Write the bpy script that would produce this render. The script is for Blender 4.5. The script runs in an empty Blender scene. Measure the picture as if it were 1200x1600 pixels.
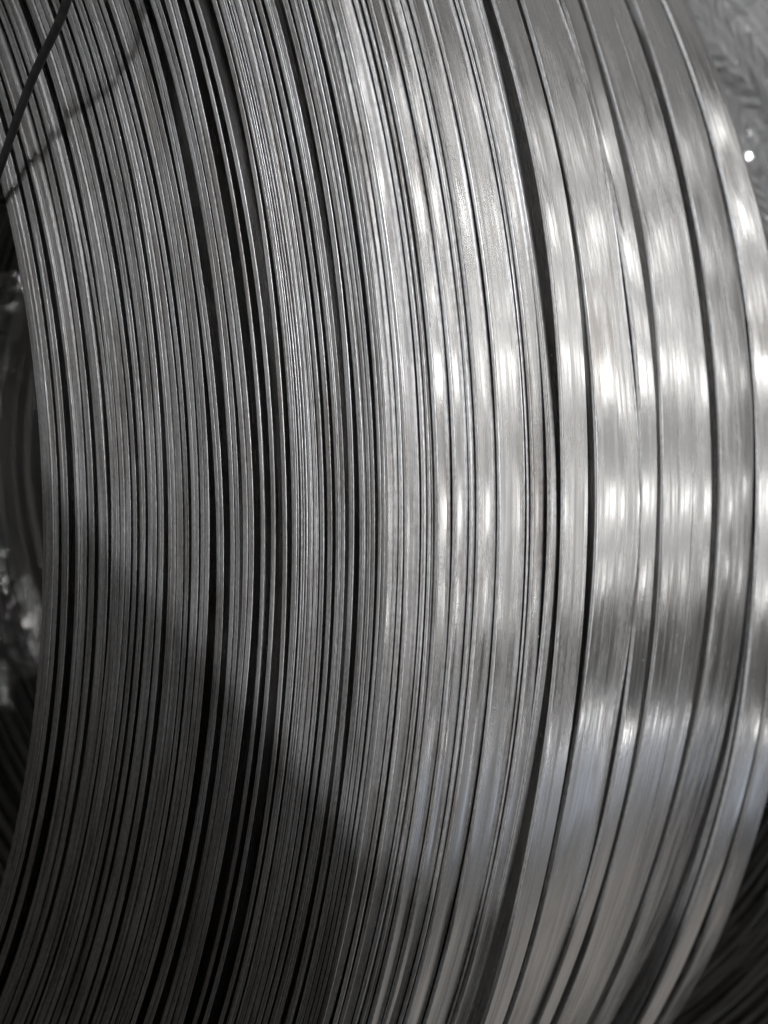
import bpy, math, random
import numpy as np
from mathutils import Vector, Matrix

scene = bpy.context.scene
col = scene.collection
rng = np.random.default_rng(11)

# ------------------------------------------------------------------ camera
# Coil frame: radial-up, axis (away), tangent.  World: X = -tangent, Y = axis, Z = radial-up.
HUB = 0.3205                       # height of the coil's axis above the floor


def W(c):
    return Vector((-c[2], c[1], c[0] + HUB))


CAM_C = (0.42684, -0.18571, 0.02304)
YAW, PITCH = 0.60679, -0.07279
dirc = (-math.sin(YAW) * math.cos(PITCH), math.cos(YAW) * math.cos(PITCH), math.sin(PITCH))
cam_data = bpy.data.cameras.new("camera")
cam = bpy.data.objects.new("camera", cam_data)
col.objects.link(cam)
scene.camera = cam
D = (W(dirc) - Vector((0, 0, HUB))).normalized()
UPI = Vector((-1, 0, 0))           # picture-up is the tangent of the coil
RT = D.cross(UPI).normalized()
UP = RT.cross(D).normalized()
M = Matrix((RT, UP, -D)).transposed().to_4x4()
M.translation = W(CAM_C)
cam.matrix_world = M
cam_data.sensor_fit = 'VERTICAL'
cam_data.sensor_height = 36.0
cam_data.angle = math.radians(42)
cam_data.clip_start = 0.01
cam_data.clip_end = 60
cam_data.dof.use_dof = True
cam_data.dof.focus_distance = 0.243
cam_data.dof.aperture_fstop = 24

# ------------------------------------------------------------------ light
world = bpy.data.worlds.new("World")
scene.world = world
world.use_nodes = True
bg = world.node_tree.nodes["Background"]
bg.inputs[0].default_value = (1.0, 0.985, 0.97, 1)
bg.inputs[1].default_value = 0.085


def lamp(p0, p1, z, width, radiance, colr=(1, 0.988, 0.975)):
    """a long ceiling light from p0 to p1 (plan view), shining down"""
    dx, dy = p1[0] - p0[0], p1[1] - p0[1]
    ln = math.hypot(dx, dy)
    ld = bpy.data.lights.new("area_light", 'AREA')
    ld.shape = 'RECTANGLE'
    ld.size = width
    ld.size_y = ln
    ld.energy = radiance * math.pi * width * ln
    ld.color = colr
    o = bpy.data.objects.new("area_light", ld)
    o.location = ((p0[0] + p1[0]) / 2, (p0[1] + p1[1]) / 2, z)
    o.rotation_euler = (0, 0, -math.atan2(dx, dy))
    col.objects.link(o)
    return o


def spot(loc, aim, power, cone, blend, radius, colr=(0.98, 0.99, 1.0)):
    ld = bpy.data.lights.new("front_spot", 'SPOT')
    ld.energy = power
    ld.spot_size = math.radians(cone)
    ld.spot_blend = blend
    ld.shadow_soft_size = radius
    ld.color = colr
    o = bpy.data.objects.new("front_spot", ld)
    o.location = loc
    o.rotation_euler = (Vector(aim) - Vector(loc)).to_track_quat('-Z', 'Y').to_euler()
    col.objects.link(o)
    return o


# rows over the hall behind the coil (mirrored in its outer wall)
lamp((-3.1, 3.5), (-4.0, 13), 3.4, 0.30, 3.4)
lamp((-2.15, 3.5), (-2.15, 11), 3.4, 0.14, 8.0)
lamp((-1.25, 3.0), (-1.40, 12), 3.4, 0.10, 3.6)
lamp((-0.66, 3.0), (-0.78, 12), 3.4, 0.11, 7.2)
lamp((0.30, 3.0), (0.60, 12), 3.4, 0.18, 3.2)
lamp((0.95, 3.0), (1.45, 12), 3.4, 0.06, 6.0)
lamp((2.25, 5.2), (3.9, 11), 3.4, 0.04, 9.0)
lamp((3.0, 5.0), (4.8, 13), 3.4, 1.1, 0.42, (0.78, 0.86, 1.0))
lamp((-0.5, 3.0), (-0.5, 14), 3.7, 3.4, 0.36, (1, 0.985, 0.97))
# two upright light panels, added to brighten the outer wall's reflections
for gx, gl_, gc in ((7.0, 0.17, (1.0, 0.93, 0.87)), (-7.5, 0.17, (1.0, 0.98, 0.97))):
    g = lamp((gx, 7.0), (gx, 19.0), 2.0, 4.5, gl_, gc)
    g.rotation_euler = (0, math.radians(90 if gx > 0 else -90), 0)
# row over the aisle before the coil, then lamps placed for effect
lamp((0.25, -3.2), (0.25, -0.6), 3.0, 0.08, 19)
lamp((-0.8, 0.225), (1.2, 0.225), 3.2, 0.05, 85)  # added row above the gap between the coils, for glints on the film
spot((-1.3, -6.0, 1.9), (0.0, 0, 0.605), 1150, 2.5, 1.0, 0.016)  # added spot; its narrow beam makes the bright patch on the near side
spot((-2.1, -6.0, 1.75), (-0.17, 0, 0.59), 640, 4.4, 1.0, 0.006)  # this and the next double the wire's shadow; cones narrowed to the upper side
spot((-2.4, -6.0, 1.80), (-0.17, 0, 0.59), 400, 4.4, 1.0, 0.006)

scene.view_settings.view_transform = 'Standard'
scene.view_settings.look = 'None'
scene.view_settings.exposure = 0
scene.view_settings.gamma = 1
scene.view_settings.use_curve_mapping = False
scene.cycles.use_denoising = True
scene.cycles.max_bounces = 10
scene.cycles.glossy_bounces = 6
scene.cycles.sample_clamp_indirect = 4


# ------------------------------------------------------------------ materials
def mat(name):
    m = bpy.data.materials.new(name)
    m.use_nodes = True
    nt = m.node_tree
    nt.nodes.clear()
    out = nt.nodes.new('ShaderNodeOutputMaterial')
    b = nt.nodes.new('ShaderNodeBsdfPrincipled')
    nt.links.new(b.outputs[0], out.inputs[0])
    return m, nt, b, out


def N(nt, t, **kw):
    n = nt.nodes.new(t)
    for k, v in kw.items():
        setattr(n, k, v)
    return n


def math_node(nt, op, a, b=None, c=None):
    n = N(nt, 'ShaderNodeMath', operation=op)
    for i, v in enumerate((a, b, c)):
        if v is None:
            continue
        if isinstance(v, (int, float)):
            n.inputs[i].default_value = v
        else:
            nt.links.new(v, n.inputs[i])
    return n.outputs[0]


def strip_coords(nt):
    """UV in metres (u along the strip, v across it), shifted by a random amount per turn"""
    uv = N(nt, 'ShaderNodeUVMap', uv_map="UVMap")
    inf = N(nt, 'ShaderNodeObjectInfo')
    comb = N(nt, 'ShaderNodeCombineXYZ')
    nt.links.new(math_node(nt, 'MULTIPLY', inf.outputs['Random'], 37.0), comb.inputs[0])
    nt.links.new(math_node(nt, 'MULTIPLY', inf.outputs['Random'], 91.0), comb.inputs[2])
    add = N(nt, 'ShaderNodeVectorMath', operation='ADD')
    nt.links.new(uv.outputs[0], add.inputs[0])
    nt.links.new(comb.outputs[0], add.inputs[1])
    return add.outputs[0], inf


def stretched_noise(nt, co, su, sv, detail=3.0, rough=0.55):
    mp = N(nt, 'ShaderNodeMapping')
    mp.inputs['Scale'].default_value = (su, sv, 1)
    nt.links.new(co, mp.inputs[0])
    n = N(nt, 'ShaderNodeTexNoise')
    n.inputs['Scale'].default_value = 1
    n.inputs['Detail'].default_value = detail
    n.inputs['Roughness'].default_value = rough
    nt.links.new(mp.outputs[0], n.inputs['Vector'])
    return n.outputs['Fac']


def ramp(nt, fac, stops):
    r = N(nt, 'ShaderNodeValToRGB')
    while len(r.color_ramp.elements) < len(stops):
        r.color_ramp.elements.new(0.5)
    for e, (p, c) in zip(r.color_ramp.elements, stops):
        e.position = p
        e.color = (c[0], c[1], c[2], 1)
    nt.links.new(fac, r.inputs[0])
    return r.outputs[0]


def bump(nt, h, strength, dist, nrm=None):
    b = N(nt, 'ShaderNodeBump')
    b.inputs['Strength'].default_value = strength
    b.inputs['Distance'].default_value = dist
    nt.links.new(h, b.inputs['Height'])
    if nrm is not None:
        nt.links.new(nrm, b.inputs['Normal'])
    return b.outputs[0]


def maprange(nt, v, a, b, lo=0.3, hi=0.7):
    n = N(nt, 'ShaderNodeMapRange')
    n.inputs[1].default_value = lo
    n.inputs[2].default_value = hi
    n.inputs[3].default_value = a
    n.inputs[4].default_value = b
    nt.links.new(v, n.inputs[0])
    return n.outputs[0]


def add_specks(nt, b, co, density=0.985):
    v = N(nt, 'ShaderNodeTexVoronoi', feature='F1')
    v.inputs['Scale'].default_value = 420
    nt.links.new(co, v.inputs['Vector'])
    sep = N(nt, 'ShaderNodeSeparateColor')
    nt.links.new(v.outputs['Color'], sep.inputs[0])
    m = math_node(nt, 'MULTIPLY', math_node(nt, 'GREATER_THAN', sep.outputs[0], density), math_node(nt, 'LESS_THAN', v.outputs['Distance'], 0.06))
    src = b.inputs['Base Color'].links[0].from_socket
    mx = N(nt, 'ShaderNodeMix', data_type='RGBA')
    nt.links.new(m, mx.inputs[0])
    nt.links.new(src, mx.inputs[6])
    mx.inputs[7].default_value = (0.85, 0.85, 0.83, 1)
    nt.links.new(mx.outputs[2], b.inputs['Base Color'])
    nt.links.new(math_node(nt, 'SUBTRACT', 1.0, m), b.inputs['Metallic'])


# rolled flat of the strip: bright, drawn along its length
M_FLAT, nt, b, _ = mat("rolled_steel_flat")
co, inf = strip_coords(nt)
streak = stretched_noise(nt, co, 7, 750, 4, 0.65)
blotch = stretched_noise(nt, co, 60, 160, 3, 0.6)
wob = stretched_noise(nt, co, 30, 60, 2, 0.5)
lines = stretched_noise(nt, co, 1.5, 330, 3, 0.7)
mixn = math_node(nt, 'ADD', math_node(nt, 'MULTIPLY', streak, 0.40), math_node(nt, 'MULTIPLY', blotch, 0.22))
mixn = math_node(nt, 'ADD', mixn, math_node(nt, 'MULTIPLY', lines, 0.38))
nt.links.new(ramp(nt, mixn, [(0.36, (0.40, 0.393, 0.388)), (0.5, (0.60, 0.594, 0.589)), (0.64, (0.74, 0.735, 0.73))]), b.inputs['Base Color'])
stain = ramp(nt, stretched_noise(nt, co, 16, 55, 5, 0.7), [(0.34, (0.70, 0.67, 0.645)), (0.44, (1, 1, 1))])
mxst = N(nt, 'ShaderNodeMix', data_type='RGBA', blend_type='MULTIPLY')
mxst.inputs[0].default_value = 1
nt.links.new(b.inputs['Base Color'].links[0].from_socket, mxst.inputs[6])
nt.links.new(stain, mxst.inputs[7])
nt.links.new(mxst.outputs[2], b.inputs['Base Color'])
b.inputs['Metallic'].default_value = 1
smear = maprange(nt, stretched_noise(nt, co, 22, 70, 5, 0.65), 0.0, 0.14, 0.52, 0.72)
nt.links.new(math_node(nt, 'ADD', maprange(nt, mixn, 0.33, 0.07, 0.38, 0.62), smear), b.inputs['Roughness'])
b.inputs['Anisotropic'].default_value = 0.35
tg = N(nt, 'ShaderNodeTangent', direction_type='UV_MAP', uv_map="UVMap")
nt.links.new(tg.outputs[0], b.inputs['Tangent'])
n1 = bump(nt, streak, 0.5, 0.00008)
n1 = bump(nt, lines, 0.6, 0.00010, n1)
n2 = bump(nt, wob, 1.0, 0.0004, n1)
nt.links.new(n2, b.inputs['Normal'])
add_specks(nt, b, co)

# slit edge of the strip: duller, finely striated
M_EDGE, nt, b, _ = mat("slit_steel_edge")
co, inf = strip_coords(nt)
streak = stretched_noise(nt, co, 10, 3800, 3, 0.7)
grit = stretched_noise(nt, co, 900, 7000, 2, 0.6)
blotch = stretched_noise(nt, co, 40, 300, 3, 0.6)
mixn = math_node(nt, 'ADD', math_node(nt, 'MULTIPLY', streak, 0.6), math_node(nt, 'MULTIPLY', grit, 0.4))
c1 = ramp(nt, mixn, [(0.38, (0.16, 0.16, 0.162)), (0.5, (0.40, 0.40, 0.405)), (0.62, (0.66, 0.66, 0.67))])
mx = N(nt, 'ShaderNodeMix', data_type='RGBA', blend_type='MULTIPLY')
mx.inputs[0].default_value = 1
nt.links.new(c1, mx.inputs[6])
nt.links.new(ramp(nt, blotch, [(0.35, (0.60, 0.575, 0.55)), (0.58, (1, 1, 1))]), mx.inputs[7])
nt.links.new(mx.outputs[2], b.inputs['Base Color'])
b.inputs['Metallic'].default_value = 1
nt.links.new(maprange(nt, mixn, 0.58, 0.40), b.inputs['Roughness'])
n1 = bump(nt, streak, 0.6, 0.00008)
n2 = bump(nt, grit, 0.35, 0.00003, n1)
nt.links.new(n2, b.inputs['Normal'])

# black tie wire
M_WIRE, nt, b, _ = mat("black_wire_coating")
tc = N(nt, 'ShaderNodeTexCoord')
nz = N(nt, 'ShaderNodeTexNoise')
nz.inputs['Scale'].default_value = 400
nt.links.new(tc.outputs['Object'], nz.inputs['Vector'])
nt.links.new(ramp(nt, nz.outputs['Fac'], [(0.3, (0.006, 0.006, 0.0065)), (0.7, (0.016, 0.015, 0.0145))]), b.inputs['Base Color'])
b.inputs['Roughness'].default_value = 0.45

# concrete floor
M_FLOOR, nt, b, _ = mat("worn_concrete")
tc = N(nt, 'ShaderNodeTexCoord')
nz = N(nt, 'ShaderNodeTexNoise')
nz.inputs['Scale'].default_value = 5
nz.inputs['Detail'].default_value = 8
nt.links.new(tc.outputs['Object'], nz.inputs['Vector'])
nt.links.new(ramp(nt, nz.outputs['Fac'], [(0.3, (0.045, 0.04, 0.036)), (0.7, (0.11, 0.10, 0.09))]), b.inputs['Base Color'])
b.inputs['Roughness'].default_value = 0.7
nt.links.new(bump(nt, nz.outputs['Fac'], 0.3, 0.002), b.inputs['Normal'])

# stretch film: thin, clear, very glossy; haze where several layers overlap
def film_mat(name, haze, rough, bscale, bstr, ior):
    m = bpy.data.materials.new(name)
    m.use_nodes = True
    nt = m.node_tree
    nt.nodes.clear()
    out = N(nt, 'ShaderNodeOutputMaterial')
    tr = N(nt, 'ShaderNodeBsdfTransparent')
    tr.inputs[0].default_value = (0.93, 0.93, 0.93, 1)
    gl = N(nt, 'ShaderNodeBsdfGlossy')
    gl.inputs['Color'].default_value = (0.97, 0.97, 0.98, 1)
    gl.inputs['Roughness'].default_value = rough
    fr = N(nt, 'ShaderNodeFresnel')
    fr.inputs[0].default_value = ior
    tc = N(nt, 'ShaderNodeTexCoord')
    vz = N(nt, 'ShaderNodeTexNoise')
    vz.inputs['Scale'].default_value = bscale
    vz.inputs['Detail'].default_value = 3
    nt.links.new(tc.outputs['Object'], vz.inputs['Vector'])
    bn = bump(nt, vz.outputs['Fac'], bstr, 0.004)
    nt.links.new(bn, gl.inputs['Normal'])
    nt.links.new(bn, fr.inputs['Normal'])
    df = N(nt, 'ShaderNodeBsdfDiffuse')
    df.inputs[0].default_value = (0.75, 0.75, 0.75, 1)
    mx0 = N(nt, 'ShaderNodeMixShader')
    mx0.inputs[0].default_value = haze
    nt.links.new(tr.outputs[0], mx0.inputs[1])
    nt.links.new(df.outputs[0], mx0.inputs[2])
    mxs = N(nt, 'ShaderNodeMixShader')
    nt.links.new(fr.outputs[0], mxs.inputs[0])
    nt.links.new(mx0.outputs[0], mxs.inputs[1])
    nt.links.new(gl.outputs[0], mxs.inputs[2])
    nt.links.new(mxs.outputs[0], out.inputs[0])
    return m


M_FILM = film_mat("hazy_stretch_film", 0.40, 0.05, 55, 0.5, 1.9)
M_FILM_CLEAR = film_mat("clear_stretch_film", 0.03, 0.07, 110, 0.8, 1.9)


# ------------------------------------------------------------------ geometry helpers
def new_obj(name, me, parent=None):
    o = bpy.data.objects.new(name, me)
    col.objects.link(o)
    if parent is not None:
        o.parent = parent
    return o


def profile(t, w, rb):
    """cross-section of the strip, origin at inner front corner: (radial, axial, n_radial, n_axial, edge?)"""
    P = []
    k = 4
    for i in range(k):                       # inner front corner: from inner flat to slit edge
        a = math.pi / 2 * i / (k - 1)
        P.append((rb - rb * math.cos(a), rb - rb * math.sin(a), -math.cos(a), -math.sin(a), 1))
    for i in range(k):                       # outer front corner
        a = math.pi / 2 * i / (k - 1)
        P.append((t - rb + rb * math.sin(a), rb - rb * math.cos(a), math.sin(a), -math.cos(a), 1))
    P[-1] = P[-1][:4] + (0,)
    for i in range(3):                       # outer back corner
        a = math.pi / 4 * i
        P.append((t - rb + rb * math.cos(a), w - rb + rb * math.sin(a), math.cos(a), math.sin(a), 1 if i < 2 else 1))
    for i in range(3):                       # inner back corner
        a = math.pi / 4 * i
        P.append((rb - rb * math.sin(a), w - rb + rb * math.cos(a), -math.sin(a), math.cos(a), 1 if i < 2 else 0))
    return np.array(P)


def ring_arrays(rin, t, w, yf, dR, dY, tilt, seg, rb=0.0002):
    """one closed turn; dR, dY: functions of angle (m); tilt: radial rise across the width (m)"""
    P = profile(t, w, min(rb, 0.42 * t))
    th = np.linspace(-math.pi, math.pi, seg, endpoint=False)
    r = rin + P[None, :, 0] + dR(th)[:, None] + tilt * (P[None, :, 1] / w)
    y = yf + P[None, :, 1] + dY(th)[:, None]
    ct, st = np.cos(th)[:, None], np.sin(th)[:, None]
    V = np.stack([-r * st, y, r * ct], -1)
    nr = P[None, :, 2] - tilt / w * P[None, :, 3]
    ny = P[None, :, 3] - tilt / w * P[None, :, 2]
    nr = np.broadcast_to(nr, r.shape)
    ny = np.broadcast_to(ny, r.shape)
    e = 1e-4
    slope = ((dR(th + e) - dR(th - e)) / (2 * e) / rin)[:, None]
    nt_ = -slope * nr                               # tangential part of the normal
    Nn = np.stack([-nr * st - nt_ * ct, ny, nr * ct - nt_ * st], -1)
    Nn = Nn / np.linalg.norm(Nn, axis=-1, keepdims=True)
    return P, th, V, Nn


def build_turn(name, parent, mats, rin, t, w, yf, dR, dY, tilt=0.0, seg=288, rb=0.0002):
    P, th, V, Nn = ring_arrays(rin, t, w, yf, dR, dY, tilt, seg, rb)
    s, k = V.shape[:2]
    idx = np.arange(s * k).reshape(s, k)
    a = idx
    b_ = np.roll(idx, -1, 1)
    c = np.roll(np.roll(idx, -1, 0), -1, 1)
    d = np.roll(idx, -1, 0)
    F = np.stack([a, b_, c, d], -1).reshape(-1, 4)
    me = bpy.data.meshes.new(name)
    me.vertices.add(s * k)
    me.vertices.foreach_set("co", V.reshape(-1))
    me.loops.add(F.size)
    me.loops.foreach_set("vertex_index", F.reshape(-1))
    me.polygons.add(len(F))
    me.polygons.foreach_set("loop_start", np.arange(0, F.size, 4))
    me.polygons.foreach_set("loop_total", np.full(len(F), 4))
    mi = np.where(P[:, 4] > 0.5, 1, 0)
    me.polygons.foreach_set("material_index", np.broadcast_to(mi, (s, k)).reshape(-1).astype(np.int32))
    seglen = np.linalg.norm(np.roll(P[:, :2], -1, 0) - P[:, :2], axis=1)
    v0 = np.concatenate([[0], np.cumsum(seglen)[:-1]])
    v1 = v0 + seglen
    u0 = (th + math.pi) * rin
    u1 = u0 + 2 * math.pi / s * rin
    UV = np.zeros((s, k, 4, 2))
    UV[:, :, 0, 0] = u0[:, None]; UV[:, :, 3, 0] = u1[:, None]; UV[:, :, 2, 0] = u1[:, None]; UV[:, :, 1, 0] = u0[:, None]
    UV[:, :, 0, 1] = v0; UV[:, :, 3, 1] = v0; UV[:, :, 2, 1] = v1; UV[:, :, 1, 1] = v1
    uvl = me.uv_layers.new(name="UVMap")
    uvl.data.foreach_set("uv", UV.reshape(-1))
    for m in mats:
        me.materials.append(m)
    me.update(calc_edges=True)
    me.polygons.foreach_set("use_smooth", np.ones(len(F), dtype=bool))
    me.normals_split_custom_set_from_vertices(Nn.reshape(-1, 3).tolist())
    return new_obj(name, me, parent)


def wave(amp, kmax=9, kmin=2):
    ks = np.arange(kmin, kmax + 1)
    a = rng.normal(size=len(ks)) / ks ** 0.7
    a *= amp / max(1e-9, np.sqrt((a ** 2).sum() / 2))
    ph = rng.uniform(0, 2 * math.pi, len(ks))

    def fn(th):
        g = (a * np.sin(np.multiply.outer(th, ks) + ph)).sum(-1)
        return g - (a * np.sin(ph)).sum()       # no shift where the section was measured
    return fn


def zero(th):
    return np.zeros_like(th)


def add_fn(*fs):
    return lambda th: sum(f(th) for f in fs)


def interp_deg(pts):
    pts = sorted(pts)
    x = np.radians([p[0] for p in pts])
    y = np.array([p[1] for p in pts]) * 1e-3

    def fn(th):
        # smooth the control polygon a little
        return sum(np.interp(th + o, x, y) for o in np.radians([-4, -2, 0, 2, 4])) / 5
    return fn


# ------------------------------------------------------------------ floor
def build_floor():
    n = 40
    g = np.linspace(-12, 12, n)
    X, Y = np.meshgrid(g, g, indexing='ij')
    V = np.stack([X, Y, np.zeros_like(X)], -1).reshape(-1, 3)
    i = np.arange(n * n).reshape(n, n)
    F = np.stack([i[:-1, :-1], i[1:, :-1], i[1:, 1:], i[:-1, 1:]], -1).reshape(-1, 4)
    me = bpy.data.meshes.new("floor")
    me.from_pydata(V.tolist(), [], F.tolist())
    me.materials.append(M_FLOOR)
    o = new_obj("floor", me)
    o["kind"] = "structure"


build_floor()

# ------------------------------------------------------------------ the coil
# section of the coil measured along one radius, mm from the axis: (inner, outer) of every turn on the near side
FACE = [(211.55, 213.89), (213.99, 216.22), (218.13, 219.09), (219.28, 220.32), (222.30, 223.99), (224.08, 225.10), (225.57, 226.40), (226.49, 227.32), (228.24, 229.15), (229.24, 230.97), (231.51, 232.41), (232.95, 234.38), (235.45, 236.60), (236.69, 237.92), (238.45, 239.50), (240.02, 240.80), (240.89, 241.58), (242.27, 243.39), (243.47, 244.59), (244.93, 246.45), (247.21, 248.05), (248.14, 248.89), (248.98, 249.98), (250.56, 251.55), (251.80, 252.79), (253.86, 254.75), (254.84, 255.73), (255.97, 256.94), (257.26, 258.31), (259.83, 260.70), (260.78, 261.57), (263.38, 264.39), (264.47, 265.48), (267.18, 268.26), (268.33, 269.48), (270.99, 271.97), (272.65, 273.70), (275.55, 276.59), (277.69, 278.34), (278.42, 279.15), (279.22, 279.58), (279.80, 280.23), (280.38, 280.81), (280.88, 281.39), (281.67, 282.46), (282.53, 283.18), (283.25, 283.75), (283.96, 284.46), (284.53, 285.16), (285.59, 286.64), (287.27, 288.11), (288.18, 288.52), (288.59, 289.49), (290.46, 291.62), (292.37, 293.19), (293.26, 293.73), (293.80, 294.61), (294.68, 295.48), (296.82, 297.55), (297.62, 298.35), (298.41, 299.07)]
# turns of the shoulder and the outer wall: (inner radius, thickness, front, width), mm
T = 0.92
SHOULDER = [(299.07, 1.0, 2.5, 11), (300.13, .9, 2.7, 11), (301.08, 1.0, 6.5, 11), (302.1, .77, 6.9, 11), (302.89, .26, 7.1, 11),
            (303.17, 1.0, 7.5, 11), (304.2, .96, 11.6, 11), (305.18, .9, 15.6, 11), (306.1, .9, 16.5, 11), (307.04, .9, 22.3, 11),
            (307.97, .5, 31.6, 11), (308.5, .9, 32.1, 11)]
WALL = [(309.75, .90, 36.3, 8.0), (310.95, .90, 39.4, 10.3), (311.0, .95, 53.8, 10.6), (310.75, .9, 64.6, 10.0), (310.95, .9, 74.8, 8.0),
        (311.0, .95, 86.3, 8.2), (310.85, .9, 94.8, 8.2), (311.05, .9, 103.4, 11.0), (310.95, .95, 121.0, 10.7), (310.75, .9, 132.0, 11.3)]
UNDER = [(306.9, .9, 46.5 + 11.1 * i, 11.0) for i in range(10)]

base = bpy.data.objects.new("steel_strip_coil", None)
col.objects.link(base)
base.location = (0, 0, 0)
base["label"] = "large bright steel strip coil without film, loose outer turns, black wire tied around it"
base["category"] = "steel coil"
axis_o = HUB


def coil_turn(parent, rin, t, yf, w, dR, dY, tilt=0.0, seg=288, rb=0.2):
    o = build_turn("strip_turn", parent, (M_FLAT, M_EDGE), rin * 1e-3, t * 1e-3, w * 1e-3, yf * 1e-3, dR, dY, tilt * 1e-3, seg, rb * 1e-3)
    o.location = (0, 0, HUB)
    return o


# turns whose edges form the near side, grouped where they touch
FACE = [q for a, c in FACE for q in ([(a, c)] if c - a < 1.25 else [(a, (a + c) / 2 - 0.04), ((a + c) / 2 + 0.04, c)])]
common = wave(0.0007, 5)
groups = []
for a, b2 in FACE:
    if groups and a - groups[-1][-1][1] < 0.32:
        groups[-1].append((a, b2))
    else:
        groups.append([(a, b2)])
for gi, g in enumerate(groups):
    gap_l = g[0][0] - groups[gi - 1][-1][1] if gi else 2
    gap_r = groups[gi + 1][0][0] - g[-1][1] if gi + 1 < len(groups) else 1
    dR = add_fn(common, wave(min(0.4, 0.2 * min(gap_l, gap_r)) * 1e-3, 14, 3))
    dYg = wave(0.0003, 6)
    lvl = rng.normal(0, 0.28)
    for a, b2 in g:
        dY = add_fn(dYg, wave(0.00012, 8))
        coil_turn(base, a, b2 - a, lvl + rng.normal(0, 0.2), 11.0, dR, dY, rb=0.07 if a < 268 else 0.14)
    if gap_r > 0.75 and gi + 1 < len(groups):       # a turn set back deep in the gap
        n = max(1, int((gap_r - 0.1) / 0.95))
        tt = min(0.9, (gap_r - 0.12) / n)
        for j in range(n):
            coil_turn(base, g[-1][1] + 0.06 + j * (tt + 0.02), tt, 3.0 + rng.uniform(0, 6.0), 11, common, wave(0.0004, 6))

sh_w = wave(0.0005, 5)
for rin, t, yf, w in SHOULDER:
    coil_turn(base, rin + 0.05, t - 0.07, yf, w, add_fn(common, wave(0.00004, 26, 8)), add_fn(sh_w, wave(0.00045, 7)), tilt=rng.normal(0, 0.02), seg=320)
for rin, t, yf, w in WALL:
    coil_turn(base, rin, t, yf, w, add_fn(common, wave(0.00018, 26, 8)), add_fn(sh_w, wave(0.00030, 9)), tilt=rng.normal(0, 0.05), seg=360)
for rin, t, yf, w in UNDER:
    coil_turn(base, rin, t, yf, w, common, sh_w, seg=240)
# the last, loose turns that spring away from the coil
LR = [(-60, 6), (-30, 3.5), (-20, 2.5), (-13, 1.6), (-4, 0), (20, 0), (60, 0)]
LY = [(-180, 20), (-60, 34), (-35, 22), (-26, 11), (-20, 6), (-13, 5), (0, 0), (12, 0), (28, -1), (60, 5), (180, 20)]
coil_turn(base, 310.9, .95, 147.2, 12, add_fn(common, interp_deg(LR)), interp_deg(LY), tilt=1.2, seg=360)
coil_turn(base, 310.9, .95, 159.8, 13, add_fn(common, interp_deg([(d, r + (0.9 if d < -4 else 0 if d < 5 else -1.3)) for d, r in LR])),
          interp_deg([(-180, 20), (-60, 38), (-35, 36), (-26, 23), (-20, 14), (-13, 9), (0, 0), (10, -4), (20, -9), (60, -5), (180, 20)]), tilt=1.4, seg=360)
for q in range(6):
    coil_turn(base, 309.8 - 1.0 * q, .9, 149.5 + rng.uniform(-1, 1), 11, add_fn(common, interp_deg(LR)), interp_deg(LY), seg=240)
    coil_turn(base, 309.8 - 1.0 * q, .9, 162.5 + rng.uniform(-1, 1), 11, add_fn(common, interp_deg(LR)), interp_deg(LY), seg=240)
# hidden turns in the body of the coil
me_list = []


def joined_turns(name, parent, specs, mats, seg=120):
    Vs, Fs, off = [], [], 0
    for rin, t, yf, w in specs:
        th = np.linspace(-math.pi, math.pi, seg, endpoint=False)
        P = np.array([(0, 0), (t, 0), (t, w), (0, w)]) * 1e-3
        r = rin * 1e-3 + P[None, :, 0]
        r = r + common(th)[:, None]
        y = yf * 1e-3 + np.broadcast_to(P[None, :, 1], r.shape)
        V = np.stack([-r * np.sin(th)[:, None], y, r * np.cos(th)[:, None]], -1).reshape(-1, 3)
        idx = np.arange(seg * 4).reshape(seg, 4) + off
        F = np.stack([idx, np.roll(idx, -1, 1), np.roll(np.roll(idx, -1, 0), -1, 1), np.roll(idx, -1, 0)], -1).reshape(-1, 4)
        Vs.append(V); Fs.append(F); off += seg * 4
    me = bpy.data.meshes.new(name)
    me.from_pydata(np.concatenate(Vs).tolist(), [], np.concatenate(Fs).tolist())
    for m in mats:
        me.materials.append(m)
    me.uv_layers.new(name="UVMap")
    o = new_obj(name, me, parent)
    o.location = (0, 0, HUB)
    o["kind"] = "stuff"
    return o


specs = []
for r0 in np.arange(212.0, 298.0, 1.05):
    specs.append((r0, 0.9, 22.5 + rng.uniform(-1, 1), 11))
for j in range(13):
    specs.append((212.0, 0.9, 34.8 + 11.2 * j, 11))
    specs.append((213.0, 0.9, 34.8 + 11.2 * j, 11))
for r0 in np.arange(298.2, 309.0, 1.0):
    specs.append((r0, 0.9, 44.5, 11))
for r0 in np.arange(214.2, 309.0, 1.02):
    specs.append((r0, 0.9, 145.0, 11))
joined_turns("inner_turns", base, specs, (M_FLAT,))

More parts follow.
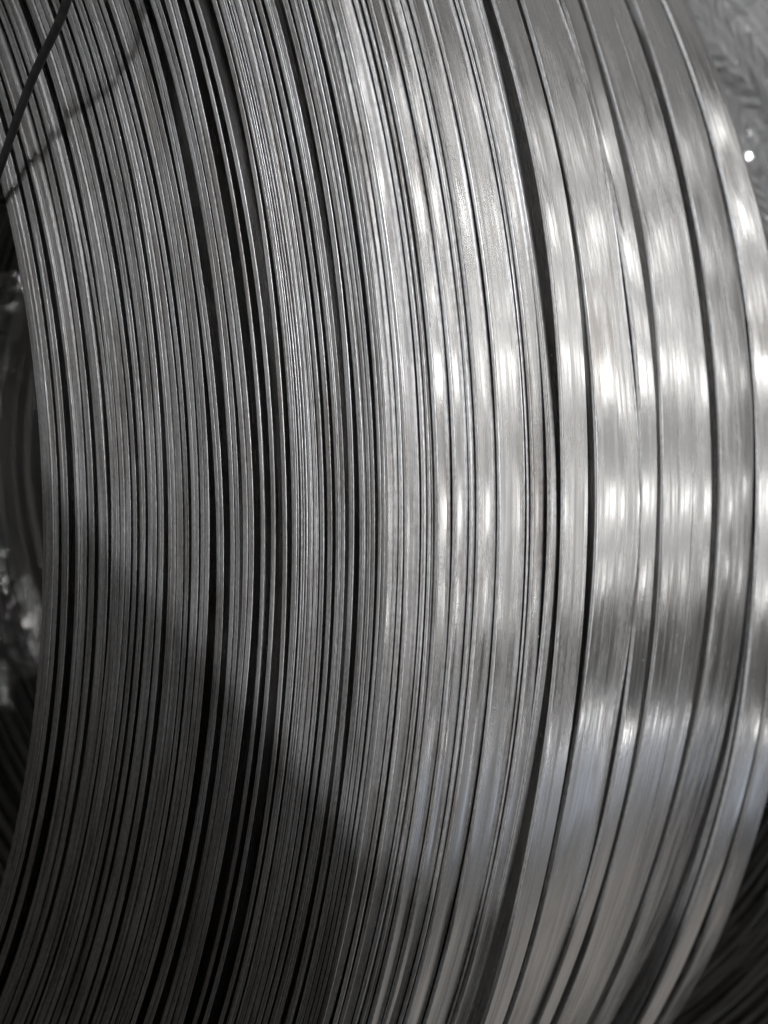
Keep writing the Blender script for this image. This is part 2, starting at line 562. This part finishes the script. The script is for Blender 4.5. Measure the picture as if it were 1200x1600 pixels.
# ------------------------------------------------------------------ second coil, standing behind
base2 = bpy.data.objects.new("steel_strip_coil", None)
col.objects.link(base2)
base2.location = (0.0, 0.30, 0)
base2["label"] = "darker steel strip coil partly wrapped in clear film, standing behind the bright coil"
base2["category"] = "steel coil"
HUB2 = 0.3495
r0 = 100.0
common2 = wave(0.0012, 5)
while r0 < 344:
    t = rng.uniform(1.5, 2.2)
    if r0 > 200 or r0 < 103:
        o = coil_turn(base2, r0, t, rng.normal(0, 0.8) + (0 if rng.random() < .7 else 5), 11, common2, wave(0.0006, 6), seg=160)
        o.location.z = HUB2
    r0 += t + (0.15 if rng.random() < 0.25 else rng.uniform(0.8, 2.6))
o = joined_turns("inner_turns", base2, [(r, .9, rng.uniform(0, 1.5), 11) for r in np.arange(103, 199.5, 1.15)] + [(r, .9, 13 + rng.uniform(0, 1), 11) for r in np.arange(100.5, 344, 1.2)] +
                 [(344.0, .9, 12 + 11.2 * j, 11) for j in range(12)] + [(100.5, .9, 12 + 11.2 * j, 11) for j in range(12)], (M_FLAT,))
o.location.z = HUB2


def film_sheet(name, parent, a0, a1, r0, r1, y, nseg, nr, amp, seed, ang0, fold, mtl, lean=0.0, jit=0.5):
    """stretch film lying against the side of a coil between two angles (degrees), pulled into sharp folds"""
    g = np.random.default_rng(seed)
    A = np.radians(np.linspace(a0, a1, nseg))
    R = np.linspace(r0, r1, nr) * 1e-3
    AA, RR = np.meshgrid(A, R, indexing='ij')
    AA = AA + 0.03 * np.sin(RR * 160 + g.uniform(0, 6)) + 0.02 * np.sin(RR * 410 + g.uniform(0, 6))
    X, Z = -RR * np.sin(AA), RR * np.cos(AA)
    h = np.zeros_like(X)
    for k in range(16):
        ang = g.normal(ang0, 0.35)
        q = g.uniform(0.4, 2.4) * fold
        px, pz = g.uniform(-0.3, 0.3, 2)
        s = (X - px) * math.cos(ang) + (Z - pz) * math.sin(ang)
        s = s + 0.006 * np.sin(30 * (X * math.sin(ang) - Z * math.cos(ang)) + g.uniform(0, 6))
        tri = np.abs(((s * q) % 1.0) - 0.5) * 2
        h += tri ** g.uniform(1.5, 5) * g.uniform(0.3, 1) / (q / fold)
    h = (h - h.min()) / (h.max() - h.min())
    Y = y * 1e-3 - amp * 1e-3 * h - lean * np.clip(-Z - 0.08, 0, 1)      # slumped film leans forward towards its foot
    Y = Y + g.normal(0, jit * 1e-3, Y.shape)
    X = X + g.normal(0, 0.5 * jit * 1e-3, Y.shape)
    V = np.stack([X, Y, Z], -1).reshape(-1, 3)
    i = np.arange(nseg * nr).reshape(nseg, nr)
    F = np.stack([i[:-1, :-1], i[:-1, 1:], i[1:, 1:], i[1:, :-1]], -1).reshape(-1, 4)
    me = bpy.data.meshes.new(name)
    me.from_pydata(V.tolist(), [], F.tolist())
    me.materials.append(mtl)
    o = new_obj(name, me, parent)
    o.location = (0, 0, HUB2)
    return o


film_sheet("stretch_film", base2, 4, 75, 200, 352, -4, 110, 46, 12, 3, -0.6, 14, M_FILM, 0.0, 0.7)
film_sheet("stretch_film", base2, 146, 172, 150, 318, -8, 44, 44, 26, 5, 1.2, 50, M_FILM_CLEAR, 0.35, 1.3)
film_sheet("stretch_film", base2, 184, 220, 150, 318, -8, 60, 44, 26, 8, 1.9, 50, M_FILM_CLEAR, 0.35, 1.3)

# ------------------------------------------------------------------ larger coil added out of view, to cast shade on the first
shade_coil = bpy.data.objects.new("steel_strip_coil", None)
col.objects.link(shade_coil)
shade_coil.location = (0.156, -1.42, 0)
shade_coil["label"] = "added steel strip coil, out of view, casting shade on the bright coil"
shade_coil["category"] = "steel coil"
o = joined_turns("inner_turns", shade_coil, [(r, 1.1, rng.normal(0, 1.0) + 10 * k, 10) for r in np.arange(280, 530, 1.25) for k in (0, 13)] +
                 [(r, 1.1, 10.3 * k, 10) for r in (280, 528.8) for k in range(1, 13)], (M_FLAT,), seg=96)
o.location.z = 0.5305

# ------------------------------------------------------------------ tie wire round the section of the coil
def tube(name, pts, rad, mats, n=14, sub=10):
    pts = [Vector(p) for p in pts]
    m = len(pts)
    path = []
    for i in range(m):
        p0, p1, p2, p3 = pts[i - 1], pts[i], pts[(i + 1) % m], pts[(i + 2) % m]
        for j in range(sub):
            s = j / sub
            path.append(0.5 * ((2 * p1) + (p2 - p0) * s + (2 * p0 - 5 * p1 + 4 * p2 - p3) * s * s + (3 * p1 - p0 - 3 * p2 + p3) * s ** 3))
    V, F = [], []
    L = len(path)
    ref = Vector((0.3, 0.2, 0.9)).normalized()
    for i, p in enumerate(path):
        tdir = (path[(i + 1) % L] - path[i - 1]).normalized()
        s1 = tdir.cross(Vector((0.94, 0.1, 0.34))).normalized()
        s2 = tdir.cross(s1)
        for k in range(n):
            a = 2 * math.pi * k / n
            V.append(p + rad * (math.cos(a) * s1 + math.sin(a) * s2))
    for i in range(L):
        for k in range(n):
            F.append((i * n + k, i * n + (k + 1) % n, ((i + 1) % L) * n + (k + 1) % n, ((i + 1) % L) * n + k))
    me = bpy.data.meshes.new(name)
    me.from_pydata([tuple(v) for v in V], [], F)
    me.polygons.foreach_set("use_smooth", np.ones(len(F), dtype=bool))
    for mm in mats:
        me.materials.append(mm)
    return new_obj(name, me)


def polar(r, deg, y):
    a = math.radians(deg)
    return W((r * 1e-3 * math.cos(a), y * 1e-3, r * 1e-3 * math.sin(a)))


wire = tube("tie_wire", [polar(208, 20.0, 30), polar(208.3, 19.3, 8), polar(209.6, 18.8, 0.5), polar(212, 18.6, -2.5), polar(219, 19.1, -5.5), polar(240.7, 20.9, -12), polar(260.5, 21.8, -18),
                         polar(275, 24.5, -20), polar(292, 28, -17), polar(308, 32, -6), polar(317, 35, 14), polar(320, 37, 60),
                         polar(320, 37, 120), polar(318, 35, 172), polar(300, 30, 188), polar(250, 23, 188), polar(214, 19, 180),
                         polar(208, 19, 150), polar(208, 20, 90)], 0.00085, (M_WIRE,))
wire["label"] = "thin black tie wire looped around the section of the bright steel coil"
wire["category"] = "tie wire"
